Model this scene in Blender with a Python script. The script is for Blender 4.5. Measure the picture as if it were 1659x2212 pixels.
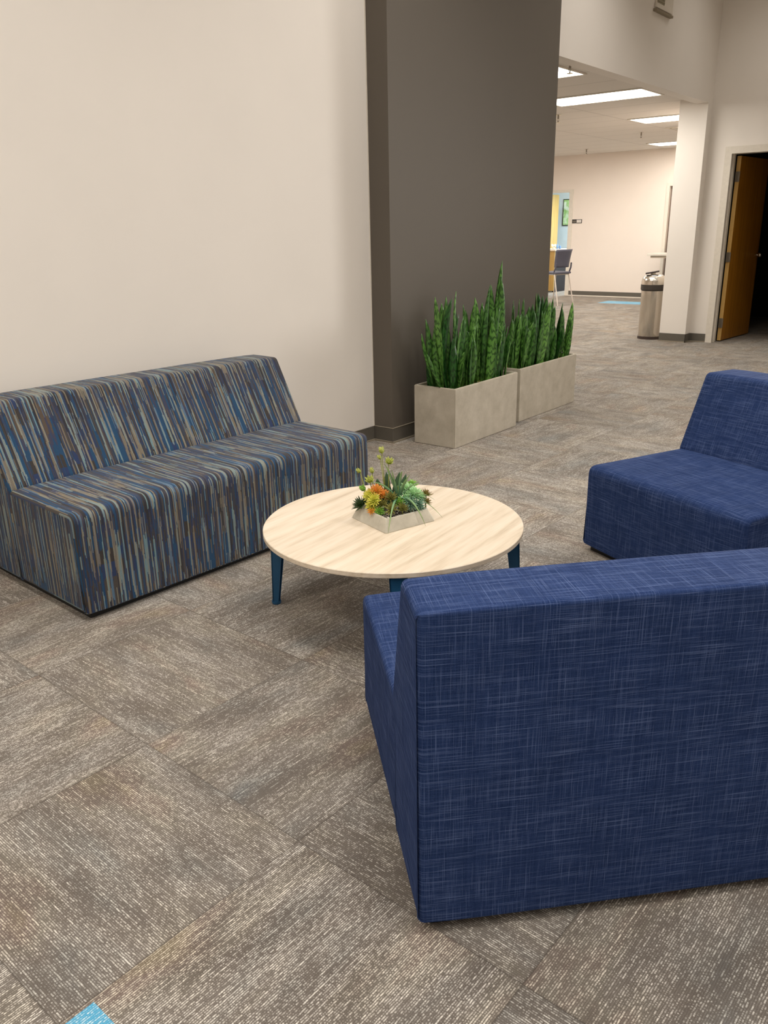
import bpy, bmesh, math, random
from mathutils import Vector, Matrix, noise as mnoise
PI = math.pi
rad = math.radians
for o in list(bpy.data.objects):
    bpy.data.objects.remove(o)
S = bpy.context.scene
COL = S.collection

# ------------------------------------------------------------------ camera
cam_d = bpy.data.cameras.new('camera')
cam = bpy.data.objects.new('camera', cam_d)
COL.objects.link(cam)
FPX, YAW, PITCH, ROLL, CAMZ = 1760.72, 0.67661, 0.33336, -0.01925, 1.3603
cam_d.sensor_fit = 'VERTICAL'
cam_d.sensor_height = 36.0
cam_d.sensor_width = 27.0
cam_d.lens = FPX / 2212 * 36.0
cam_d.clip_start = 0.05
_f = Vector((math.cos(YAW) * math.cos(PITCH), math.sin(YAW) * math.cos(PITCH), -math.sin(PITCH)))
_r = Vector((math.sin(YAW), -math.cos(YAW), 0))
_u = _r.cross(_f)
_r2 = _r * math.cos(ROLL) + _u * math.sin(ROLL)
_u2 = -_r * math.sin(ROLL) + _u * math.cos(ROLL)
cam.matrix_world = Matrix(((_r2.x, _u2.x, -_f.x, 0), (_r2.y, _u2.y, -_f.y, 0), (_r2.z, _u2.z, -_f.z, CAMZ), (0, 0, 0, 1)))
S.camera = cam

# ------------------------------------------------------------------ light and exposure
S.view_settings.view_transform = 'Standard'
S.view_settings.look = 'None'
S.view_settings.gamma = 1.0
S.view_settings.use_curve_mapping = False
S.view_settings.exposure = -0.08
W = bpy.data.worlds.new('world')
S.world = W
W.use_nodes = True
W.node_tree.nodes['Background'].inputs[0].default_value = (1, .95, .88, 1)
W.node_tree.nodes['Background'].inputs[1].default_value = 0.12

WARM = (1.0, .955, .90)
def area(name, loc, sx, sy, watts, rot=(0, 0, 0), col=WARM, spread=PI):
    d = bpy.data.lights.new(name, 'AREA')
    d.shape = 'RECTANGLE'; d.size = sx; d.size_y = sy; d.energy = watts; d.color = col; d.spread = spread
    o = bpy.data.objects.new(name, d); COL.objects.link(o)
    o.location = loc; o.rotation_euler = rot
    return o
HALL_Z = 4.3
for ix, x in enumerate((-1.6, 1.2, 4.0, 6.8, 9.3)):
    for iy, y in enumerate((-2.6, 0.1, 2.3)):
        area('hall_troffer_light', (x, y, HALL_Z - .08), .6, 1.2, {-2.6: 21, 0.1: 38, 2.3: 28}[y] * {-1.6: 1.05, 1.2: 1.0, 4.0: .9, 6.8: .72, 9.3: .26}[x], spread=rad(132) if x < 5 else rad(115))
# daylight from the glazed entry on the unseen right-hand side wall
area('entry_window_light', (10.15, -0.42, 1.7), .5, 2.3, 120, (0, rad(90), 0), (1.0, .96, .91), 1.4)

# ------------------------------------------------------------------ node helper
class NT:
    def __init__(s, name):
        s.m = bpy.data.materials.new(name); s.m.use_nodes = True
        s.t = s.m.node_tree; s.n = s.t.nodes
        s.b = s.n['Principled BSDF']
    def new(s, k): return s.n.new(k)
    def lk(s, a, b): s.t.links.new(a, b)
    def put(s, inp, v):
        if v is None: return
        if hasattr(v, 'is_output') or hasattr(v, 'links'): s.lk(v, inp)
        else: inp.default_value = v
    def math(s, op, a, b=None, c=None, clamp=False):
        n = s.new('ShaderNodeMath'); n.operation = op; n.use_clamp = clamp
        s.put(n.inputs[0], a); s.put(n.inputs[1], b); s.put(n.inputs[2], c)
        return n.outputs[0]
    def sep(s, v):
        n = s.new('ShaderNodeSeparateXYZ'); s.lk(v, n.inputs[0]); return n.outputs
    def comb(s, x, y, z=0.0):
        n = s.new('ShaderNodeCombineXYZ')
        s.put(n.inputs[0], x); s.put(n.inputs[1], y); s.put(n.inputs[2], z)
        return n.outputs[0]
    def noise(s, v, scale=1.0, detail=0.0, rough=.5):
        n = s.new('ShaderNodeTexNoise'); s.put(n.inputs['Vector'], v)
        n.inputs['Scale'].default_value = scale; n.inputs['Detail'].default_value = detail
        n.inputs['Roughness'].default_value = rough
        return n.outputs[0]
    def white(s, v):
        n = s.new('ShaderNodeTexWhiteNoise'); n.noise_dimensions = '3D'; s.lk(v, n.inputs[0]); return n.outputs[0]
    def ramp(s, f, stops, interp='LINEAR'):
        n = s.new('ShaderNodeValToRGB'); cr = n.color_ramp; cr.interpolation = interp
        while len(cr.elements) < len(stops): cr.elements.new(.5)
        for e, (p, c) in zip(cr.elements, stops):
            e.position = p; e.color = (c[0], c[1], c[2], 1) if not isinstance(c, (int, float)) else (c, c, c, 1)
        s.put(n.inputs[0], f); return n.outputs[0]
    def mr(s, v, a, b, c=0.0, d=1.0):
        n = s.new('ShaderNodeMapRange'); s.put(n.inputs[0], v)
        for i, q in enumerate((a, b, c, d)): s.put(n.inputs[i + 1], q)
        return n.outputs[0]
    def mix(s, f, a, b, mode='MIX'):
        n = s.new('ShaderNodeMix'); n.data_type = 'RGBA'; n.blend_type = mode
        s.put(n.inputs[0], f)
        for i, q in ((6, a), (7, b)):
            if isinstance(q, tuple): q = (q[0], q[1], q[2], 1)
            s.put(n.inputs[i], q)
        return n.outputs[2]
    def bump(s, h, strength=.3, dist=.002):
        n = s.new('ShaderNodeBump'); n.inputs['Strength'].default_value = strength
        n.inputs['Distance'].default_value = dist
        s.lk(h, n.inputs['Height']); s.lk(n.outputs[0], s.b.inputs['Normal'])
    def obj(s): return s.new('ShaderNodeTexCoord').outputs['Object']
    def uv(s): return s.new('ShaderNodeTexCoord').outputs['UV']
    def pos(s): return s.new('ShaderNodeNewGeometry').outputs['Position']
    def fin(s, col=None, rough=.6, metal=0.0, spec=.5):
        if col is not None:
            if isinstance(col, tuple): col = (col[0], col[1], col[2], 1)
            s.put(s.b.inputs['Base Color'], col)
        s.put(s.b.inputs['Roughness'], rough); s.put(s.b.inputs['Metallic'], metal)
        s.put(s.b.inputs['Specular IOR Level'], spec)
        return s.m

def sr(*c):   # sRGB 0-255 -> linear
    return tuple((v / 255 / 12.92) if v / 255 <= .04045 else ((v / 255 + .055) / 1.055) ** 2.4 for v in c)

def paint(name, col, rough=.6, spec=.3, var=.03, bump=.06):
    t = NT(name)
    n = t.noise(t.obj(), 2.5, 3)
    a = tuple(c * (1 - var) for c in col); b = tuple(min(1, c * (1 + var)) for c in col)
    c = t.mix(n, a, b)
    if bump: t.bump(t.noise(t.obj(), 260, 2), bump, .001)
    return t.fin(c, rough, 0, spec)
def plain(name, col, rough=.5, metal=0.0, spec=.5, var=.08, scale=30):
    t = NT(name)
    n = t.noise(t.obj(), scale, 2)
    c = t.mix(n, tuple(x * (1 - var) for x in col), tuple(min(1, x * (1 + var)) for x in col))
    return t.fin(c, rough, metal, spec)

# ---- carpet tiles
def carpet():
    t = NT('carpet_tiles')
    P = t.sep(t.pos())
    OX, OY, ROT, T = 0.4755, 1.1690, -0.032, 0.61
    c, s_ = math.cos(ROT), math.sin(ROT)
    dx = t.math('SUBTRACT', P[0], OX); dy = t.math('SUBTRACT', P[1], OY)
    A = t.math('MULTIPLY', t.math('ADD', t.math('MULTIPLY', dx, c), t.math('MULTIPLY', dy, s_)), 1 / T)
    B = t.math('MULTIPLY', t.math('SUBTRACT', t.math('MULTIPLY', dy, c), t.math('MULTIPLY', dx, s_)), 1 / T)
    ia = t.math('FLOOR', A); ib = t.math('FLOOR', B)
    fa = t.math('SUBTRACT', A, ia); fb = t.math('SUBTRACT', B, ib)
    par = t.math('FLOORED_MODULO', t.math('ADD', ia, ib), 2.0)
    def sel(x, y):   # par 0 -> x, par 1 -> y
        n = t.new('ShaderNodeMix'); n.data_type = 'FLOAT'
        t.lk(par, n.inputs[0]); t.lk(x, n.inputs[2]); t.lk(y, n.inputs[3]); return n.outputs[0]
    al = sel(fb, fa); ac = sel(fa, fb)
    seed = t.math('ADD', t.math('MULTIPLY', ia, 17.31), t.math('MULTIPLY', ib, 7.77))
    rows = t.math('MULTIPLY', t.math('ADD', ac, t.math('MULTIPLY', t.math('SUBTRACT', t.noise(t.pos(), 70.0, 1), .5), .004)), 128.0)
    row = t.math('FLOOR', rows); rf = t.math('SUBTRACT', rows, row)
    rr = t.white(t.comb(row, seed, 1.0))
    rseed = t.math('MULTIPLY', row, 3.71)
    along = t.math('ADD', al, t.math('MULTIPLY', rr, .07))
    streak = t.noise(t.comb(t.math('MULTIPLY', al, 9.0), rseed, seed), 1.0, 2, .6)
    dash = t.noise(t.comb(t.math('MULTIPLY', along, 55.0), rseed, seed), 1.0, 0)
    dots = t.noise(t.comb(t.math('MULTIPLY', along, 210.0), rseed, t.math('ADD', seed, 5.0)), 1.0, 0)
    patch = t.noise(t.comb(t.math('MULTIPLY', al, 2.6), t.math('MULTIPLY', ac, 5.0), seed), 1.0, 3, .6)
    hue = t.noise(t.comb(t.math('MULTIPLY', al, 1.5), t.math('MULTIPLY', ac, 3.4), t.math('ADD', seed, 40.0)), 1.0, 3)
    cellv = t.white(t.comb(ia, ib, 3.0))
    fuzz = t.noise(t.pos(), 420.0, 1)
    base = t.ramp(hue, [(.26, sr(104, 106, 107)), (.38, sr(118, 114, 109)), (.48, sr(126, 119, 112)), (.57, sr(128, 122, 112)), (.66, sr(126, 111, 104)), (.76, sr(136, 124, 102))])
    light = t.ramp(hue, [(.3, sr(206, 206, 198)), (.5, sr(238, 231, 220)), (.7, sr(232, 220, 198))])
    base = t.mix(t.math('MULTIPLY', t.mr(patch, .56, .36), .55), base, sr(92, 84, 78))
    base = t.mix(t.math('MULTIPLY', t.mr(fuzz, .55, .3), .5), base, sr(72, 64, 58))
    thread = t.mr(t.math('ABSOLUTE', t.math('SUBTRACT', rf, .5)), .42, .12)
    v = t.math('ADD', t.math('MULTIPLY', streak, .36), t.math('MULTIPLY', dash, .26))
    v = t.math('ADD', v, t.math('MULTIPLY', dots, .38))
    v = t.math('ADD', v, t.math('MULTIPLY', t.math('SUBTRACT', patch, .5), .18))
    v = t.math('ADD', v, t.math('MULTIPLY', t.math('SUBTRACT', cellv, .5), .05))
    v = t.math('ADD', v, t.math('MULTIPLY', t.math('SUBTRACT', rr, .5), .06))
    f = t.math('MULTIPLY', t.mr(v, .46, .68), thread)
    col = t.mix(t.math('MULTIPLY', t.math('SUBTRACT', 1.0, thread), .45), base, sr(84, 75, 67))
    col = t.mix(t.math('MULTIPLY', f, .88), col, light)
    val = t.math('SUBTRACT', 1.0, thread)
    loop = dots
    # tile seams
    ea = t.math('MINIMUM', fa, t.math('SUBTRACT', 1.0, fa)); eb = t.math('MINIMUM', fb, t.math('SUBTRACT', 1.0, fb))
    seam = t.math('SUBTRACT', 1.0, t.mr(t.math('MINIMUM', ea, eb), .0, .006), clamp=True)
    col = t.mix(t.math('MULTIPLY', seam, .55), col, sr(56, 50, 45))
    # light blue accent tiles
    def box(x, lo, hi): return t.math('MULTIPLY', t.math('GREATER_THAN', x, lo), t.math('LESS_THAN', x, hi))
    b1 = t.math('MULTIPLY', box(A, -.89, .112), box(B, -1.0, -.014))
    b2 = t.math('MULTIPLY', box(P[0], 14.7, 15.2), box(P[1], 5.0, 6.62))
    blue = t.math('MAXIMUM', b1, b2)
    bl = t.mix(f, sr(86, 168, 204), sr(225, 240, 240))
    bl = t.mix(t.math('MULTIPLY', val, .4), bl, sr(60, 112, 140))
    col = t.mix(blue, col, bl)
    h = t.math('ADD', t.math('SUBTRACT', 1.0, val), t.math('MULTIPLY', loop, .5))
    t.bump(h, .35, .002)
    t.put(t.b.inputs['Sheen Weight'], .16); t.put(t.b.inputs['Sheen Roughness'], .6); t.put(t.b.inputs['Sheen Tint'], (1, .86, .68, 1))
    return t.fin(col, .95, 0, .1)

# ---- upholstery; UV in metres, u across the width, v along the profile
def navy_weave():
    t = NT('navy_slub_weave')
    U = t.sep(t.uv()); u, v = U[0], U[1]
    # vertical slubs (run along v) and horizontal slubs (run along u)
    qu = t.math('FLOOR', t.math('MULTIPLY', u, 880.0)); qv = t.math('FLOOR', t.math('MULTIPLY', v, 880.0))
    vs = t.noise(t.comb(t.math('MULTIPLY', qu, 1.37), t.math('MULTIPLY', v, 9.0), 0.0), 1.0, 1)
    hs = t.noise(t.comb(t.math('MULTIPLY', u, 8.0), t.math('MULTIPLY', qv, 1.37), 9.0), 1.0, 1)
    vs2 = t.white(t.comb(qu, t.math('FLOOR', t.math('MULTIPLY', v, 6.0)), 2.0))
    hs2 = t.white(t.comb(qv, t.math('FLOOR', t.math('MULTIPLY', u, 6.0)), 5.0))
    big = t.noise(t.comb(t.math('MULTIPLY', u, 9.0), t.math('MULTIPLY', v, 9.0), 1.0), 1.0, 3)
    a = t.mr(vs, .57, .78); b = t.mr(hs, .56, .76)
    grain = t.white(t.comb(t.math('FLOOR', t.math('MULTIPLY', u, 1250.0)), t.math('FLOOR', t.math('MULTIPLY', v, 1250.0)), 0.0))
    base = t.mix(big, sr(9, 24, 56), sr(17, 37, 80))
    m1 = t.math('ADD', t.math('MULTIPLY', vs2, .19), t.math('MULTIPLY', hs2, .19))
    m1 = t.math('ADD', m1, t.math('MULTIPLY', grain, .26))
    col = t.mix(m1, base, sr(66, 86, 132))
    col = t.mix(t.math('MULTIPLY', a, .42), col, sr(116, 134, 178))
    col = t.mix(t.math('MULTIPLY', b, .5), col, sr(116, 134, 178))
    t.bump(t.math('ADD', t.math('MULTIPLY', grain, .5), t.math('ADD', a, b)), .35, .0006)
    return t.fin(col, .9, 0, .08)

def stripe_weave():
    t = NT('multi_stripe_weave')
    U = t.sep(t.uv()); u, v = U[0], U[1]
    G = .0025
    qu = t.math('MULTIPLY', t.math('FLOOR', t.math('MULTIPLY', u, 1 / G)), G)
    qv = t.math('MULTIPLY', t.math('FLOOR', t.math('MULTIPLY', v, 1 / G)), G)
    def st(fu, fv, z, det=0): return t.noise(t.comb(t.math('MULTIPLY', qu, fu), t.math('MULTIPLY', qv, fv), z), 1.0, det)
    n1 = st(84, 1.8, 3.0)
    base = t.ramp(n1, [(0, sr(52, 50, 54)), (.34, sr(50, 58, 82)), (.40, sr(76, 70, 66)), (.45, sr(46, 60, 94)),
                       (.50, sr(62, 57, 54)), (.55, sr(40, 70, 100)), (.60, sr(64, 66, 86)), (.66, sr(88, 76, 66))], 'CONSTANT')
    n2 = st(80, 1.9, 11.0)
    col = t.mix(t.math('GREATER_THAN', n2, .63), base, sr(38, 72, 104))
    # fine houndstooth break-up for the pale ends
    fu = t.math('FLOORED_MODULO', t.math('FLOOR', t.math('MULTIPLY', u, 1 / .0019)), 2.0)
    fv = t.math('FLOORED_MODULO', t.math('FLOOR', t.math('MULTIPLY', v, 1 / .0019)), 2.0)
    chk = t.math('ADD', .70, t.math('MULTIPLY', t.math('MULTIPLY', fu, fv), -.45))
    n3 = st(112, 3.2, 21.0)
    pale = t.math('MULTIPLY', t.math('GREATER_THAN', n3, .60), chk)
    pc = t.ramp(st(60, 2.5, 33.0), [(0, sr(150, 166, 160)), (.42, sr(138, 170, 172)), (.50, sr(166, 164, 142)), (.6, sr(104, 134, 158))], 'CONSTANT')
    col = t.mix(pale, col, pc)
    n4 = st(100, 2.8, 47.0)
    br = t.math('MULTIPLY', t.math('GREATER_THAN', n4, .63), chk)
    col = t.mix(br, col, sr(146, 134, 112))
    g = t.white(t.comb(t.math('FLOOR', t.math('MULTIPLY', u, 900.0)), t.math('FLOOR', t.math('MULTIPLY', v, 900.0)), 0.0))
    col = t.mix(t.math('MULTIPLY', g, .16), col, sr(20, 22, 28))
    t.bump(g, .25, .0005)
    t.put(t.b.inputs['Sheen Weight'], .12); t.put(t.b.inputs['Sheen Roughness'], .45)
    return t.fin(col, .85, 0, .2)

def table_wood():
    t = NT('pale_wood_laminate')
    P = t.sep(t.obj())
    g1 = t.noise(t.comb(t.math('MULTIPLY', P[0], 2.4), t.math('MULTIPLY', P[1], 30.0), t.math('MULTIPLY', P[2], 60.0)), 1.0, 4, .6)
    g2 = t.noise(t.comb(t.math('MULTIPLY', P[0], 5.0), t.math('MULTIPLY', P[1], 190.0), 4.0), 1.0, 2)
    col = t.ramp(g1, [(.28, sr(196, 178, 154)), (.42, sr(216, 200, 177)), (.55, sr(226, 211, 190)), (.7, sr(230, 217, 198))])
    col = t.mix(t.math('MULTIPLY', t.mr(g2, .55, .8), .12), col, sr(176, 152, 122))
    return t.fin(col, .38, 0, .45)

def concrete(name, a, b, scale=6):
    t = NT(name)
    n = t.noise(t.obj(), scale, 5, .6); n2 = t.noise(t.obj(), scale * 14, 2)
    col = t.mix(t.mr(n, .3, .7), a, b)
    col = t.mix(t.math('MULTIPLY', t.mr(n2, .6, .75), .25), col, tuple(c * .6 for c in a))
    t.bump(n, .15, .003)
    return t.fin(col, .75, 0, .3)

def snake_leaf():
    t = NT('snake_plant_leaf')
    U = t.sep(t.uv()); u, v = U[0], U[1]
    oi = t.new('ShaderNodeObjectInfo').outputs['Random']
    w = t.noise(t.comb(t.math('MULTIPLY', u, 2.2), t.math('MULTIPLY', v, 9.0), t.math('MULTIPLY', oi, 30.0)), 1.0, 3, .6)
    band = t.math('SINE', t.math('ADD', t.math('MULTIPLY', v, 120.0), t.math('MULTIPLY', w, 26.0)))
    band = t.mr(band, -.1, .75)
    dk = t.mix(oi, sr(14, 44, 14), sr(22, 66, 22)); lt = t.mix(oi, sr(40, 92, 34), sr(112, 164, 74))
    col = t.mix(t.math('MULTIPLY', band, .8), lt, dk)
    col = t.mix(t.mr(w, .58, .74), col, sr(24, 66, 22))
    return t.fin(col, .38, 0, .5)

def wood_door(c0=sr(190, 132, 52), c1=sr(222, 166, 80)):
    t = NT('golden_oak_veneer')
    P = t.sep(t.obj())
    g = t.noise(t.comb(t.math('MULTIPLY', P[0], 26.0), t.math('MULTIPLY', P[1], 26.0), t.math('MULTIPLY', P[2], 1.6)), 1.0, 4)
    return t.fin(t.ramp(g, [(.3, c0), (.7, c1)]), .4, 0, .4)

def ceiling_tiles():
    t = NT('suspended_ceiling_tiles')
    P = t.sep(t.pos())
    a = t.math('MULTIPLY', t.math('SUBTRACT', P[0], 8.88), 1 / .61); b = t.math('MULTIPLY', t.math('SUBTRACT', P[1], 3.66), 1 / 1.22)
    fa = t.math('ABSOLUTE', t.math('SUBTRACT', t.math('FRACT', a), .5)); fb = t.math('ABSOLUTE', t.math('SUBTRACT', t.math('FRACT', b), .5))
    ln = t.math('MAXIMUM', t.mr(fa, .478, .485), t.mr(fb, .489, .493))
    n = t.noise(t.pos(), 180, 2)
    col = t.mix(t.math('MULTIPLY', n, .25), sr(238, 232, 224), sr(205, 196, 186))
    col = t.mix(t.math('MULTIPLY', ln, .28), col, sr(150, 140, 130))
    return t.fin(col, .9, 0, .1)

def emit(name, col, k):
    t = NT(name)
    t.put(t.b.inputs['Emission Color'], (col[0], col[1], col[2], 1)); t.b.inputs['Emission Strength'].default_value = k
    return t.fin((.9, .9, .9), .5)

M = dict(
    carpet=carpet(), navy=navy_weave(), stripe=stripe_weave(), wood=table_wood(),
    white=paint('warm_white_wall_paint', sr(240, 233, 224)), grey=paint('charcoal_accent_wall_paint', sr(102, 95, 86), .65, .3),
    cream=paint('far_room_wall_paint', sr(240, 228, 216)), blueroom=paint('pale_blue_office_wall_paint', sr(205, 218, 222)),
    base=plain('dark_vinyl_base', sr(98, 93, 84), .45), trimw=plain('painted_trim', sr(226, 218, 204), .4),
    shoe=plain('pale_floor_edge_strip', sr(150, 140, 122), .5),
    conc=concrete('light_concrete', sr(178, 169, 152), sr(202, 193, 177), 9), conc2=concrete('tray_concrete', sr(176, 170, 154), sr(206, 200, 184), 14),
    leaf=snake_leaf(), door=wood_door(), black=plain('black_plastic', (.012, .012, .012), .5),
    teal=plain('petrol_blue_painted_metal', sr(34, 84, 122), .35, .2), steel=plain('brushed_steel', sr(214, 206, 194), .22, .95, .5, .04),
    steel2=plain('satin_hinge_metal', sr(150, 142, 130), .4, .8), hall=paint('hall_ceiling_paint', sr(225, 220, 212)),
    ctile=ceiling_tiles(), glow=emit('lit_diffuser', (1, .95, .86), 9.0), moss=None,
)
def moss_mat():
    t = NT('preserved_moss')
    n = t.noise(t.obj(), 45, 3)
    t.bump(n, .8, .01)
    return t.fin(t.ramp(n, [(.3, sr(70, 74, 30)), (.5, sr(128, 122, 60)), (.7, sr(172, 156, 96))]), .95, 0, .1)
M['moss'] = moss_mat()
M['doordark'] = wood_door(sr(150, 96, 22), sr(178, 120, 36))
M['edge'] = plain('pale_edge_banding', sr(228, 186, 112), .5)
M['tan'] = wood_door(sr(180, 140, 74), sr(200, 160, 92))

# ------------------------------------------------------------------ mesh helpers
def link(name, me, mat, parent=None, loc=None, rot=None):
    o = bpy.data.objects.new(name, me); COL.objects.link(o)
    if mat is not None and not me.materials: me.materials.append(mat)
    if parent is not None: o.parent = parent
    if loc is not None: o.location = loc
    if rot is not None: o.rotation_euler = rot
    return o
def obj(name, bm, mat, parent=None, loc=None, rot=None, smooth=False):
    bmesh.ops.recalc_face_normals(bm, faces=bm.faces)
    me = bpy.data.meshes.new(name)
    if smooth:
        for f in bm.faces: f.smooth = True
    bm.to_mesh(me); bm.free()
    return link(name, me, mat, parent, loc, rot)
def bx(bm, x0, x1, y0, y1, z0, z1, bev=0.0, seg=2):
    r = bmesh.ops.create_cube(bm, size=1)
    vs = r['verts']
    bmesh.ops.scale(bm, vec=(x1 - x0, y1 - y0, z1 - z0), verts=vs)
    bmesh.ops.translate(bm, vec=((x0 + x1) / 2, (y0 + y1) / 2, (z0 + z1) / 2), verts=vs)
    if bev:
        es = list({e for v in vs for e in v.link_edges})
        bmesh.ops.bevel(bm, geom=es, offset=bev, segments=seg, profile=.5, affect='EDGES')
def box(name, dims, mat, parent=None, bev=0.0, **k):
    bm = bmesh.new(); bx(bm, *dims, bev=bev)
    return obj(name, bm, mat, parent, **k)
def prism(bm, pts, z0, z1):
    a = [bm.verts.new((x, y, z0)) for x, y in pts]; b = [bm.verts.new((x, y, z1)) for x, y in pts]
    n = len(pts)
    for i in range(n): bm.faces.new((a[i], a[(i + 1) % n], b[(i + 1) % n], b[i]))
    bm.faces.new(a[::-1]); bm.faces.new(b)
def tube(bm, pts, r, seg=8, cap=True):
    pts = [Vector(p) for p in pts]
    rr = r if isinstance(r, (list, tuple)) else [r] * len(pts)
    rings = []; up = Vector((0, 0, 1))
    for i, p in enumerate(pts):
        d = (pts[min(i + 1, len(pts) - 1)] - pts[max(i - 1, 0)]).normalized()
        a = d.cross(up)
        if a.length < .05: a = d.cross(Vector((1, 0, 0)))
        a.normalize(); b = d.cross(a)
        rings.append([bm.verts.new(p + (a * math.cos(2 * PI * k / seg) + b * math.sin(2 * PI * k / seg)) * rr[i]) for k in range(seg)])
    for i in range(len(rings) - 1):
        for k in range(seg):
            bm.faces.new((rings[i][k], rings[i][(k + 1) % seg], rings[i + 1][(k + 1) % seg], rings[i + 1][k]))
    if cap: bm.faces.new(rings[0][::-1]); bm.faces.new(rings[-1])
def lathe(bm, prof, seg=32, c=(0, 0)):
    rings = []
    for r, z in prof:
        if r < 1e-5: rings.append([bm.verts.new((c[0], c[1], z))])
        else: rings.append([bm.verts.new((c[0] + r * math.cos(2 * PI * k / seg), c[1] + r * math.sin(2 * PI * k / seg), z)) for k in range(seg)])
    for A, B in zip(rings, rings[1:]):
        for k in range(seg):
            a0, a1 = A[k % len(A)], A[(k + 1) % len(A)]; b0, b1 = B[k % len(B)], B[(k + 1) % len(B)]
            vs = []
            for q in (a0, a1, b1, b0):
                if q not in vs: vs.append(q)
            if len(vs) > 2: bm.faces.new(vs)
def tag(o, label, cat, group=None):
    o['label'] = label; o['category'] = cat
    if group: o['group'] = group
    return o
def thing(name, label, cat, loc=(0, 0, 0), rz=0.0, group=None):
    o = bpy.data.objects.new(name, None); COL.objects.link(o)
    o.empty_display_size = .1
    o.location = loc; o.rotation_euler = (0, 0, rz)
    return tag(o, label, cat, group)
def struct(name, dims_or_bm, mat, **k):
    if isinstance(dims_or_bm, tuple): o = box(name, dims_or_bm, mat, **k)
    else: o = obj(name, dims_or_bm, mat, **k)
    o['kind'] = 'structure'
    return o

# ------------------------------------------------------------------ the hall
WY = 3.453      # white wall plane
GY = 3.293      # charcoal wall plane
GX0, GX1 = 4.212, 6.34
HY = 3.388      # header wall plane
RX = 10.25      # right wall plane
CZ = 2.68       # far room ceiling
struct('floor', (-4.2, 22.2, -5.2, 12.2, -.1, 0), M['carpet'])
struct('ceiling', (-4.2, 10.4, -5.2, 3.79, HALL_Z, HALL_Z + .1), M['hall'])
struct('wall_left', (-4.2, GX0, WY, WY + .3, 0, HALL_Z), M['white'])
struct('wall_accent', (GX0, GX1, GY, WY + .3, 0, HALL_Z), M['grey'])
struct('wall_rear', (-4.4, -4.2, -5.2, WY + .3, 0, HALL_Z), M['white'])
struct('wall_camera_side', (-4.2, 10.4, -5.4, -5.2, 0, HALL_Z), M['white'])
bm = bmesh.new()
bx(bm, GX1, 10.1, HY, HY + .13, 2.625, HALL_Z)          # header over the opening
bx(bm, 10.1, 10.4, HY, 3.705, 0, HALL_Z)                 # stub beside the opening
struct('wall_header', bm, M['white'])
D0, D1, DH = 3.135, 2.215, 2.115                        # door opening in the right wall
bm = bmesh.new()
bx(bm, RX, 10.4, D0, HY, 0, HALL_Z)
bx(bm, RX, 10.4, D1, D0, DH, HALL_Z)
bx(bm, RX, 10.4, -5.2, D1, 0, HALL_Z)
struct('wall_right', bm, M['white'])
# vinyl base with its pale floor edge
def baseboard(name, segs, side):
    bm = bmesh.new()
    for (x0, x1, y0, y1) in segs: bx(bm, x0, x1, y0, y1, 0.004, .1, bev=.002, seg=1)
    struct(name, bm, M['base'])
    bm = bmesh.new()
    for (x0, x1, y0, y1) in segs: bx(bm, x0 - .006 * side[0], x1 + .0 * side[0], y0 - .006, y1, 0, .012)
    struct(name.replace('baseboard', 'trim'), bm, M['shoe'])
baseboard('baseboard_left', [(-4.2, GX0 - .0, WY - .007, WY)], (0, 1))
baseboard('baseboard_accent', [(GX0 - .007, GX1, GY - .007, GY), (GX0 - .007, GX0, GY, WY - .007)], (1, 1))
baseboard('baseboard_right', [(RX - .007, RX, D0 + .055, HY - .0), (10.093, 10.1, HY - .007, 3.705), (10.093, RX - .007, HY - .007, HY)], (1, 1))
# pale seam at the top of the accent base
bm = bmesh.new()
bx(bm, GX0 - .009, GX1, GY - .009, GY, .1, .103); bx(bm, GX0 - .009, GX0, GY, WY - .007, .1, .103)
struct('trim_accent_base', bm, M['shoe'])
# paint bead at the end of the white wall
struct('trim_corner_bead', (GX0 - .006, GX0, WY - .004, WY, .1, HALL_Z), M['trimw'])

# door in the right wall: frame, casing, open leaf
bm = bmesh.new()
bx(bm, RX - .015, RX, D0 + .0, D0 + .055, 0, DH + .055); bx(bm, RX - .015, RX, D1 - .055, D1, 0, DH + .055); bx(bm, RX - .015, RX, D1, D0, DH, DH + .055)
bx(bm, RX - .015, 10.4, D0 - .02, D0, 0, DH); bx(bm, RX - .015, 10.4, D1, D1 + .02, 0, DH); bx(bm, RX - .015, 10.4, D1 + .02, D0 - .02, DH - .02, DH)
bx(bm, 10.30, 10.335, D0 - .035, D0 - .02, 0, DH - .02)
struct('trim_door_frame', bm, M['trimw'])
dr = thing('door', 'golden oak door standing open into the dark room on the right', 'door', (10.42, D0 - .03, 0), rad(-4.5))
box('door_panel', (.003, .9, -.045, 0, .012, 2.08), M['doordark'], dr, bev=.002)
box('edge_band', (-.001, .003, -.045, 0, .012, 2.08), M['edge'], dr)
kb = bmesh.new()
tube(kb, [(.80, -.045, .98), (.80, -.09, .98)], .011)
bmesh.ops.create_uvsphere(kb, u_segments=14, v_segments=8, radius=.028, matrix=Matrix.Translation((.80, -.105, .98)))
obj('door_knob', kb, M['steel'], dr, smooth=True)
for z in (.22, .98, 1.86):
    hb = bmesh.new()
    bx(hb, -.022, .002, -.043, -.004, z - .055, z + .055, bev=.001); tube(hb, [(-.018, -.05, z - .055), (-.018, -.05, z + .055)], .008)
    obj('hinge', hb, M['steel2'], dr)
# unlit room behind the door, its darkness put into near-black walls
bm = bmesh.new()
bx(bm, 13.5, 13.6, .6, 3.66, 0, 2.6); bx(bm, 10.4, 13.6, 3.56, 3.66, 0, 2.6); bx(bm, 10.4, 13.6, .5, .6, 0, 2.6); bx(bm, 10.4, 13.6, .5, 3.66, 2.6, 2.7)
struct('wall_dark_room', bm, paint('dark_room_shade', (.02, .018, .016)))

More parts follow.
